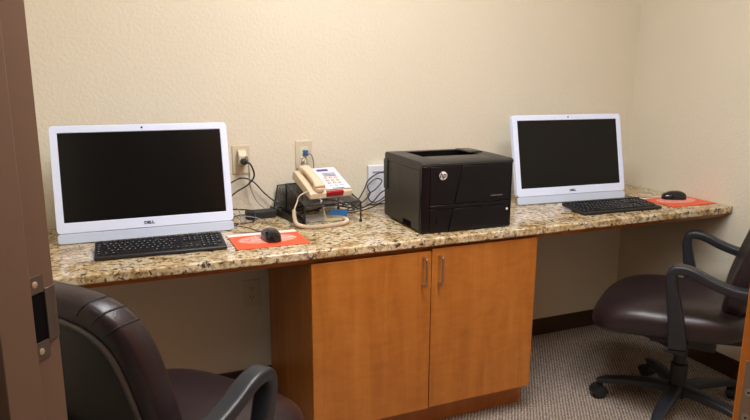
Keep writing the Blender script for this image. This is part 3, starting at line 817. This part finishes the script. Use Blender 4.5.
for a, b_ in ((sx1, sy0), (sx0, sy0), (sx1, sy1), (sx0, sy1)):
    MB().lathe([(0.006, 0.0003), (0.0065, 0.004), (0.005, 0.010)], (a, b_, 0), 'z', 12).build('rubber_foot', 'blackp', ps)
# left pocket: low solid walls with a tall mesh back
m = MB()
m.prism([(sy0 - 0.002, 0.001), (0.150, 0.001), (0.150, 0.030), (sy0 - 0.002, 0.022)], sx0 - 0.062, sx0 - 0.059, lambda u, v, w: (w, u - (w - sx0 + 0.062) * 0, v))
m.prism([(sy0 - 0.002, 0.001), (0.150, 0.001), (0.150, 0.022), (sy0 - 0.002, 0.035)], sx0 - 0.006, sx0 - 0.0035, lambda u, v, w: (w, u, v))
m.box(sx0 - 0.062, sx0 - 0.0035, sy0 - 0.002, sy0 + 0.001, 0.001, 0.022)
m.box(sx0 - 0.062, sx0 - 0.0035, sy0, 0.150, 0.001, 0.003)
for v in m.bm.verts:                       # tray fans outward towards the back
    if v.co.x < sx0 - 0.05: v.co.x += (0.150 - v.co.y) * 0.18
m.build('side_pocket', 'blackp', ps)
m = MB()
m.tube([(sx0 - 0.050, 0.148, 0.003), (sx0 - 0.030, 0.148, 0.113), (sx0 + 0.075, 0.148, 0.120), (sx0 + 0.075, 0.148, 0.003)], 0.0028, 8)
bk = m.build('back_frame', 'blackp', ps)
m = MB(); m.prism([(sx0 - 0.050, 0.003), (sx0 - 0.030, 0.113), (sx0 + 0.075, 0.120), (sx0 + 0.075, 0.003)], 0.1468, 0.1492, lambda u, v, w: (u, w, v)); m.build('back_mesh', 'wmesh', bk, smooth=False)

# things under the phone
pc = BX('paper_sheet', 'paper', (-0.075, 0.075, -0.06, 0.06, 0.0004, 0.0012)); pc.location = (-1.73, -0.17, H); pc.rotation_euler = (0, 0, R(8))
tag(pc, 'pale paper sheet lying on the counter under the phone stand', 'paper')
bc = BX('blue_card', 'blue', (-0.035, 0.035, -0.0015, 0.0015, 0.0, 0.034), bevel=0.0005); bc.location = (-1.672, -0.215, H + 0.0020); bc.rotation_euler = (R(-20), 0, R(-8))
tag(bc, 'bright blue card leaning under the phone stand', 'card')
gc_ = BX('yellow_tag', plain('pale_yellow_label', (0.62, 0.60, 0.35), 0.5), (-0.05, 0.05, -0.001, 0.001, 0.0, 0.012), bevel=0.0003); gc_.location = (-1.700, -0.255, H + 0.0018); gc_.rotation_euler = (R(-12), 0, R(-4))
tag(gc_, 'pale yellow label strip under the front of the phone stand', 'label')
for q_, (pa, lab) in enumerate([([(-1.80, -0.1, 0.765), (-1.74, -0.15, 0.79), (-1.68, -0.14, 0.80), (-1.62, -0.15, 0.79), (-1.57, -0.12, 0.775)], 'black cable bunched under the phone stand'),
                              ([(-1.79, -0.05, 0.78), (-1.70, -0.08, 0.81), (-1.64, -0.09, 0.805), (-1.60, -0.12, 0.79), (-1.55, -0.09, 0.80)], 'upper dark cable behind the stand under the phone')]):
    cable(pa, 0.0035, 'cablek', lab)

ph = thing('desk_telephone', 'beige desk phone with white dial card on the mesh stand', 'phone', (-1.716, -0.222, H + 0.087), 0)
ph.location = (-1.722, -0.155, H + 0.112); ph.rotation_euler = (0, 0, R(7))
tl = R(20)
PT = Matrix.Rotation(tl, 4, 'X') @ Matrix.Translation((0, 0, 0.008))
pw, pl = 0.090, 0.090
base = MB().prism([(-pl, 0.0005), (-pl + 0.004, 0.024), (-pl + 0.02, 0.030), (pl - 0.02, 0.036), (pl, 0.030), (pl, 0.002), (pl - 0.006, -0.003)], -pw, pw, lambda u, v, w: (w, u, v))
base.build('base', 'beige', ph, bevel=0.006, seg=3, xf=PT)
MB().prism([(-pl + 0.03, -0.004), (pl - 0.02, -0.002), (pl - 0.02, -0.0300), (-pl + 0.03, -0.0095)], -0.055, 0.055, lambda u, v, w: (w, u, v)).build('wedge_foot', 'beige', ph, bevel=0.002, xf=PT)
# white card covering the right two thirds
MB().prism([(-pl + 0.012, 0.0315), (pl - 0.006, 0.0372), (pl - 0.006, 0.0390), (-pl + 0.012, 0.0330)], -0.018, pw - 0.004, lambda u, v, w: (w, u, v)).build('dial_card', 'face', ph, bevel=0.001, xf=PT)
for r_ in range(4):
    for c_ in range(3):
        yy = -0.058 + 0.019 * r_; xx = 0.006 + 0.022 * c_; zz = 0.0338 + (yy + pl) * 0.03
        MB().box(xx, xx + 0.013, yy, yy + 0.010, zz - 0.001, zz + 0.0035).build('dial_button', 'beige' if r_ else 'face', ph, bevel=0.001, xf=PT)
MB().box(0.0, 0.048, 0.056, 0.070, 0.0372, 0.0398).build('name_label', 'purple', ph, xf=PT)
m = MB()
for k in range(3): m.box(0.012, 0.066, 0.026 - 0.010 * k + 0.01, 0.029 - 0.010 * k + 0.01, 0.0372, 0.0392)
m.build('printed_lines', 'grey', ph, xf=PT)
MB().box(0.010, 0.058, -0.076, -0.072, 0.0325, 0.0348).build('printed_strip', 'grey', ph, xf=PT)
MB().box(-0.022, 0.050, -pl - 0.0025, -pl + 0.010, 0.010, 0.0285).build('message_light', 'red', ph, bevel=0.002, xf=PT)['label'] = 'dark red message light bar'
# handset lying in its cradle on the left
hs = []
hpts = smooth_path([(-0.048, -pl + 0.016, 0.040), (-0.048, -0.055, 0.049), (-0.048, 0.0, 0.053), (-0.048, 0.05, 0.051), (-0.048, pl - 0.010, 0.043)], 5)
n = len(hpts); profs = []
for i in range(n):
    s = i / (n - 1); e = abs(2 * s - 1)
    wv = 0.019 + 0.007 * e ** 3; hv = 0.011 + 0.006 * e ** 3
    if i in (0, n - 1): wv *= 0.8; hv *= 0.75
    profs.append([(wv * math.copysign(abs(math.cos(a)) ** 0.6, math.cos(a)), hv * math.copysign(abs(math.sin(a)) ** 0.6, math.sin(a))) for a in [2 * math.pi * k / 16 for k in range(16)]])
hso = MB().sweep(hpts, profs).build('handset', 'beige', ph, xf=PT)
for yy in (-0.068, 0.070):
    MB().lathe([(0.020, 0.028), (0.022, 0.034), (0.020, 0.042)], (-0.048, yy, 0), 'z', 20).build('ear_cup', 'beige', hso, xf=PT)
# coiled cord from the handset round on to the counter
PHI = (Matrix.Translation(ph.location) @ Matrix.Rotation(R(7), 4, 'Z')).inverted()
cw = lambda P: [tuple(PHI @ Vector(p)) for p in P]
c1 = smooth_path(cw([(-1.800, -0.232, 0.880), (-1.83, -0.22, 0.862), (-1.843, -0.225, 0.838), (-1.858, -0.24, 0.812), (-1.866, -0.27, 0.790), (-1.866, -0.30, 0.773), (-1.845, -0.335, 0.7685), (-1.80, -0.35, 0.7685), (-1.75, -0.348, 0.7685), (-1.70, -0.335, 0.7685), (-1.668, -0.300, 0.7685), (-1.665, -0.255, 0.7685), (-1.685, -0.222, 0.7685), (-1.73, -0.212, 0.7685)]), 8)
MB().tube(c1[:26], 0.0026, 8).build('straight_cord', 'beige', ph)
coil(c1[24:], 0.0062, 0.0018, 92, 'coiled_cord', 'beige', ph)
c2 = smooth_path(cw([(-1.762, -0.262, 0.858), (-1.760, -0.272, 0.835), (-1.752, -0.275, 0.82), (-1.755, -0.28, 0.80), (-1.745, -0.265, 0.782), (-1.742, -0.245, 0.772), (-1.735, -0.222, 0.769)]), 8)
coil(c2, 0.0038, 0.0016, 9, 'hanging_cord', 'cablew', ph)

# ------------------------------------------------------------------ office chairs
def superbox(mb, a, b, c, ex, ez, fn=None, nu=40, nv=20):
    """closed superellipsoid grid; fn displaces"""
    rings = []
    for j in range(nv + 1):
        ph_ = -math.pi / 2 + math.pi * j / nv
        cz, sz = math.cos(ph_), math.sin(ph_)
        cr = abs(cz) ** ez; zr = math.copysign(abs(sz) ** ez, sz)
        if j in (0, nv):
            p = Vector((0, 0, c * zr)); rings.append([mb.bm.verts.new(fn(p) if fn else p)]); continue
        ring = []
        for i in range(nu):
            t = 2 * math.pi * i / nu
            x = a * cr * math.copysign(abs(math.cos(t)) ** ex, math.cos(t)); y = b * cr * math.copysign(abs(math.sin(t)) ** ex, math.sin(t))
            p = Vector((x, y, c * zr)); ring.append(mb.bm.verts.new(fn(p) if fn else p))
        rings.append(ring)
    for j in range(nv):
        A, B = rings[j], rings[j + 1]
        for i in range(nu):
            k = (i + 1) % nu
            if len(A) == 1: mb.bm.faces.new((A[0], B[i], B[k]))
            elif len(B) == 1: mb.bm.faces.new((A[i], A[k], B[0]))
            else: mb.bm.faces.new((A[i], A[k], B[k], B[i]))
    return mb


def make_chair(label, loc, rz, base_rz, group, dz=0.0):
    t = thing('office_chair', label, 'chair', loc, rz, group)
    # seat cushion
    def sf(p):
        x, y, z = p
        k = y / 0.25
        z2 = z * (1.0 if z > 0 else 0.8) - 0.036 * max(0, k) ** 2.2 + 0.012 * max(0, -k)
        if z > 0: z2 -= 0.012 * math.exp(-(x * x + (y + .02) ** 2) / 0.03)
        x2 = x * (1 + 0.06 * k - 0.05 * max(0, k) ** 3)
        return Vector((x2, y + 0.045, z2 + 0.459 + dz))
    superbox(MB(), 0.262, 0.282, 0.090, 0.52, 0.72, sf, 64, 28).build('seat', 'leather', t)
    # backrest: padded front cushion wrapping to the sides, with rear shell and piping
    lean = R(17)
    yb, zb = -0.160, 0.50 + dz
    def wdt(v):  # half width along height v 0..1
        return 0.215 + 0.03 * math.sin(math.pi * min(1, v * 1.1)) - 0.02 * max(0, v - 0.75) * 4 * 0.5
    def bend(u, v, d):
        """u across -1..1, v height (m), d depth forward"""
        y = yb + d - v * math.tan(lean) + 0.035 * (v / 0.5) ** 2 * 0 + 0.030 * abs(u) ** 2.2 - 0.03 * max(0, v / 0.5 - 0.8) ** 1.5
        return y, zb + v
    def bf(p):
        x, yy, z = p           # x across, yy height, z depth
        v = (yy + 0.230)
        u = x / 0.25
        tp = 0.93 + 0.09 * math.sin(math.pi * max(0, min(1, v / 0.54)))
        y, zz = bend(u, v, z)
        return Vector((x * tp, y, zz))
    superbox(MB(), 0.228, 0.230, 0.052, 0.48, 0.50, bf, 72, 28).build('backrest', 'leather', t)
    # rear shell panel standing slightly proud of the cushion's back
    def shf(p):
        x, yy, z = p
        v = (yy + 0.218); u = x / 0.25
        y, zz = bend(u, v, z - 0.042)
        return Vector((x * 0.97, y, zz))
    superbox(MB(), 0.206, 0.192, 0.018, 0.48, 0.5, shf, 64, 16).build('back_shell', 'shell', t)
    # piping round the shell
    pp = []
    for i in range(73):
        a = 2 * math.pi * i / 72
        x = 0.207 * math.copysign(abs(math.cos(a)) ** 0.50, math.cos(a)); yy = 0.193 * math.copysign(abs(math.sin(a)) ** 0.50, math.sin(a))
        q_ = shf(Vector((x, yy, -0.006))); pp.append(q_)
    MB().tube(pp, 0.0055, 8, cap=False).build('piping', 'piping', t)['label'] = 'shiny taupe piping'
    # gathered seams at the two top corners
    for s in (-1, 1):
        m = MB()
        for k in range(3):
            ang = R(60 - 14 * k)
            pts = []
            for j in range(9):
                d = -0.040 + 0.070 * j / 8
                ct_, st_ = math.cos(ang), math.sin(ang)
                x = s * 0.228 * ct_ ** 0.48; yy = 0.230 * st_ ** 0.48
                fz = (1 - min(1, abs(d) / 0.052) ** 4) ** 0.25
                q_ = bf(Vector((x * (fz * .998), yy * (fz * .998), d))); pts.append(q_)
            m.tube(smooth_path(pts, 3), 0.0022, 6)
        m.build('gathered_seam', 'shell', t)
    # arms: loop from the backrest forward, then down to the seat
    for s in (-1, 1):
        P = [(s * 0.270, -0.225, 0.640 + dz), (s * 0.286, -0.19, 0.640 + dz), (s * 0.290, -0.14, 0.648 + dz), (s * 0.290, -0.08, 0.668 + dz), (s * 0.290, -0.03, 0.690 + dz), (s * 0.290, 0.006, 0.697 + dz),
             (s * 0.290, 0.030, 0.690 + dz), (s * 0.290, 0.038, 0.662 + dz), (s * 0.288, 0.030, 0.61 + dz), (s * 0.286, 0.018, 0.55 + dz), (s * 0.280, 0.008, 0.49 + dz), (s * 0.262, 0.0, 0.405 + dz)]
        pts = smooth_path(P, 6); n = len(pts)
        m = MB(); rings = []
        for i, p in enumerate(pts):
            tt = (pts[min(i + 1, n - 1)] - pts[max(i - 1, 0)]).normalized()
            sd = Vector((1, 0, 0)); sd = (sd - tt * sd.dot(tt)).normalized(); nn = sd.cross(tt)
            q_ = i / (n - 1)
            wv = 0.025 if q_ < 0.5 else 0.025 - 0.003 * (q_ - 0.5) * 2
            hv = 0.017 + 0.004 * max(0, 0.15 - q_) * 6 + (0.014 * min(1, max(0, (q_ - 0.55) / 0.45)) ** 1.3)
            rings.append([m.bm.verts.new(p + sd * wv * math.copysign(abs(math.cos(a)) ** 0.45, math.cos(a)) + nn * hv * math.copysign(abs(math.sin(a)) ** 0.45, math.sin(a))) for a in [2 * math.pi * (k + .5) / 20 for k in range(20)]])
        for i in range(n - 1):
            for j in range(20):
                m.bm.faces.new((rings[i][j], rings[i][(j + 1) % 20], rings[i + 1][(j + 1) % 20], rings[i + 1][j]))
        m.bm.faces.new(rings[0][::-1]); m.bm.faces.new(rings[-1])
        ar = m.build('armrest', 'armp', t)
        MB().lathe([(0.013, s * 0.0), (0.013, s * 0.026), (0.010, s * 0.028)], (s * 0.283, -0.175, 0.643 + dz), 'x', 20).build('bolt_cap', 'blackp', ar)
        # bracket under the seat
        BX('arm_bracket', 'blackp', (min(s * 0.10, s * 0.268), max(s * 0.10, s * 0.268), -0.030, 0.040, 0.375 + dz, 0.392 + dz), t, bevel=0.003)
    BX('tilt_mechanism', 'blackp', (-0.09, 0.09, -0.12, 0.11, 0.335 + dz, 0.395 + dz), t, bevel=0.01, seg=3)
    MB().prism([(-0.06, 0.365), (-0.18, 0.380), (-0.252, 0.46), (-0.275, 0.66), (-0.29, 0.66), (-0.27, 0.45), (-0.20, 0.360), (-0.06, 0.345)], -0.03, 0.03, lambda u, v, w: (w, u, v + dz)).build('back_bar', 'blackp', t, bevel=0.003)
    MB().lathe([(0.032, 0.10), (0.032, 0.20), (0.024, 0.205), (0.024, 0.34 + dz)], (0, 0, 0), 'z', 24).build('gas_lift', 'blackp', t)
    bs = MB(); bs.lathe([(0.036, 0.062), (0.042, 0.075), (0.040, 0.105), (0.033, 0.112)], (0, 0, 0), 'z', 24)
    base_ = bs.build('hub', 'blackp', t)
    for k in range(5):
        a = base_rz + 2 * math.pi * k / 5
        d = Vector((math.cos(a), math.sin(a), 0))
        pts = [d * 0.02 + Vector((0, 0, 0.092)), d * 0.10 + Vector((0, 0, 0.098)), d * 0.20 + Vector((0, 0, 0.092)), d * 0.27 + Vector((0, 0, 0.082)), d * 0.302 + Vector((0, 0, 0.072))]
        prs = []
        for wv, hv in ((0.031, 0.021), (0.028, 0.019), (0.025, 0.016), (0.022, 0.013), (0.014, 0.009)):
            prs.append([(wv * math.copysign(abs(math.cos(x)) ** 0.6, math.cos(x)), hv * math.copysign(abs(math.sin(x)) ** 0.6, math.sin(x))) for x in [2 * math.pi * j / 14 for j in range(14)]])
        MB().sweep(pts, prs).build('base_leg', 'armp', t)
        # twin-wheel caster
        c0 = d * 0.285; sd = Vector((-d.y, d.x, 0)); rot = a + 0.5
        ax = Vector((math.cos(rot + math.pi / 2), math.sin(rot + math.pi / 2), 0)); tr_ = Vector((math.cos(rot), math.sin(rot), 0))
        cc = c0 + Vector((0, 0, 0.0265)) + tr_ * 0.008
        m = MB()
        for s in (-1, 1): m.tube([cc + ax * s * 0.006, cc + ax * s * 0.008, cc + ax * s * 0.022, cc + ax * s * 0.026], [0.022, 0.026, 0.0255, 0.018], 22)
        cs = m.build('caster', 'blackm', t)
        m = MB()
        hood = []
        for kk in range(9):
            aa = R(-10 + 200 * kk / 8); hood.append((0.031 * math.cos(aa), 0.031 * math.sin(aa)))
        for kk in range(9):
            aa = R(190 - 200 * kk / 8); hood.append((0.0275 * math.cos(aa), 0.0275 * math.sin(aa)))
        m.prism(hood, -0.024, 0.024, lambda u, v, w: tuple(cc + tr_ * u + Vector((0, 0, v)) + ax * w))
        m.tube([c0 + Vector((0, 0, 0.052)), c0 + Vector((0, 0, 0.075))], 0.008, 10)
        m.build('caster_hood', 'blackp', cs)
    return t


GCH = 'brown leather office chairs at the counter'
fwd = lambda x, y: math.atan2(-x, y)
make_chair('brown leather office chair with its back to the doorway, under the left computer', (-2.412, -0.985, 0), R(-51), R(20), GCH, -0.04)
make_chair('brown leather office chair by the right wall facing the computer', (-0.462, -0.832, 0), fwd(-0.59, 0.80), R(100), GCH, -0.035)
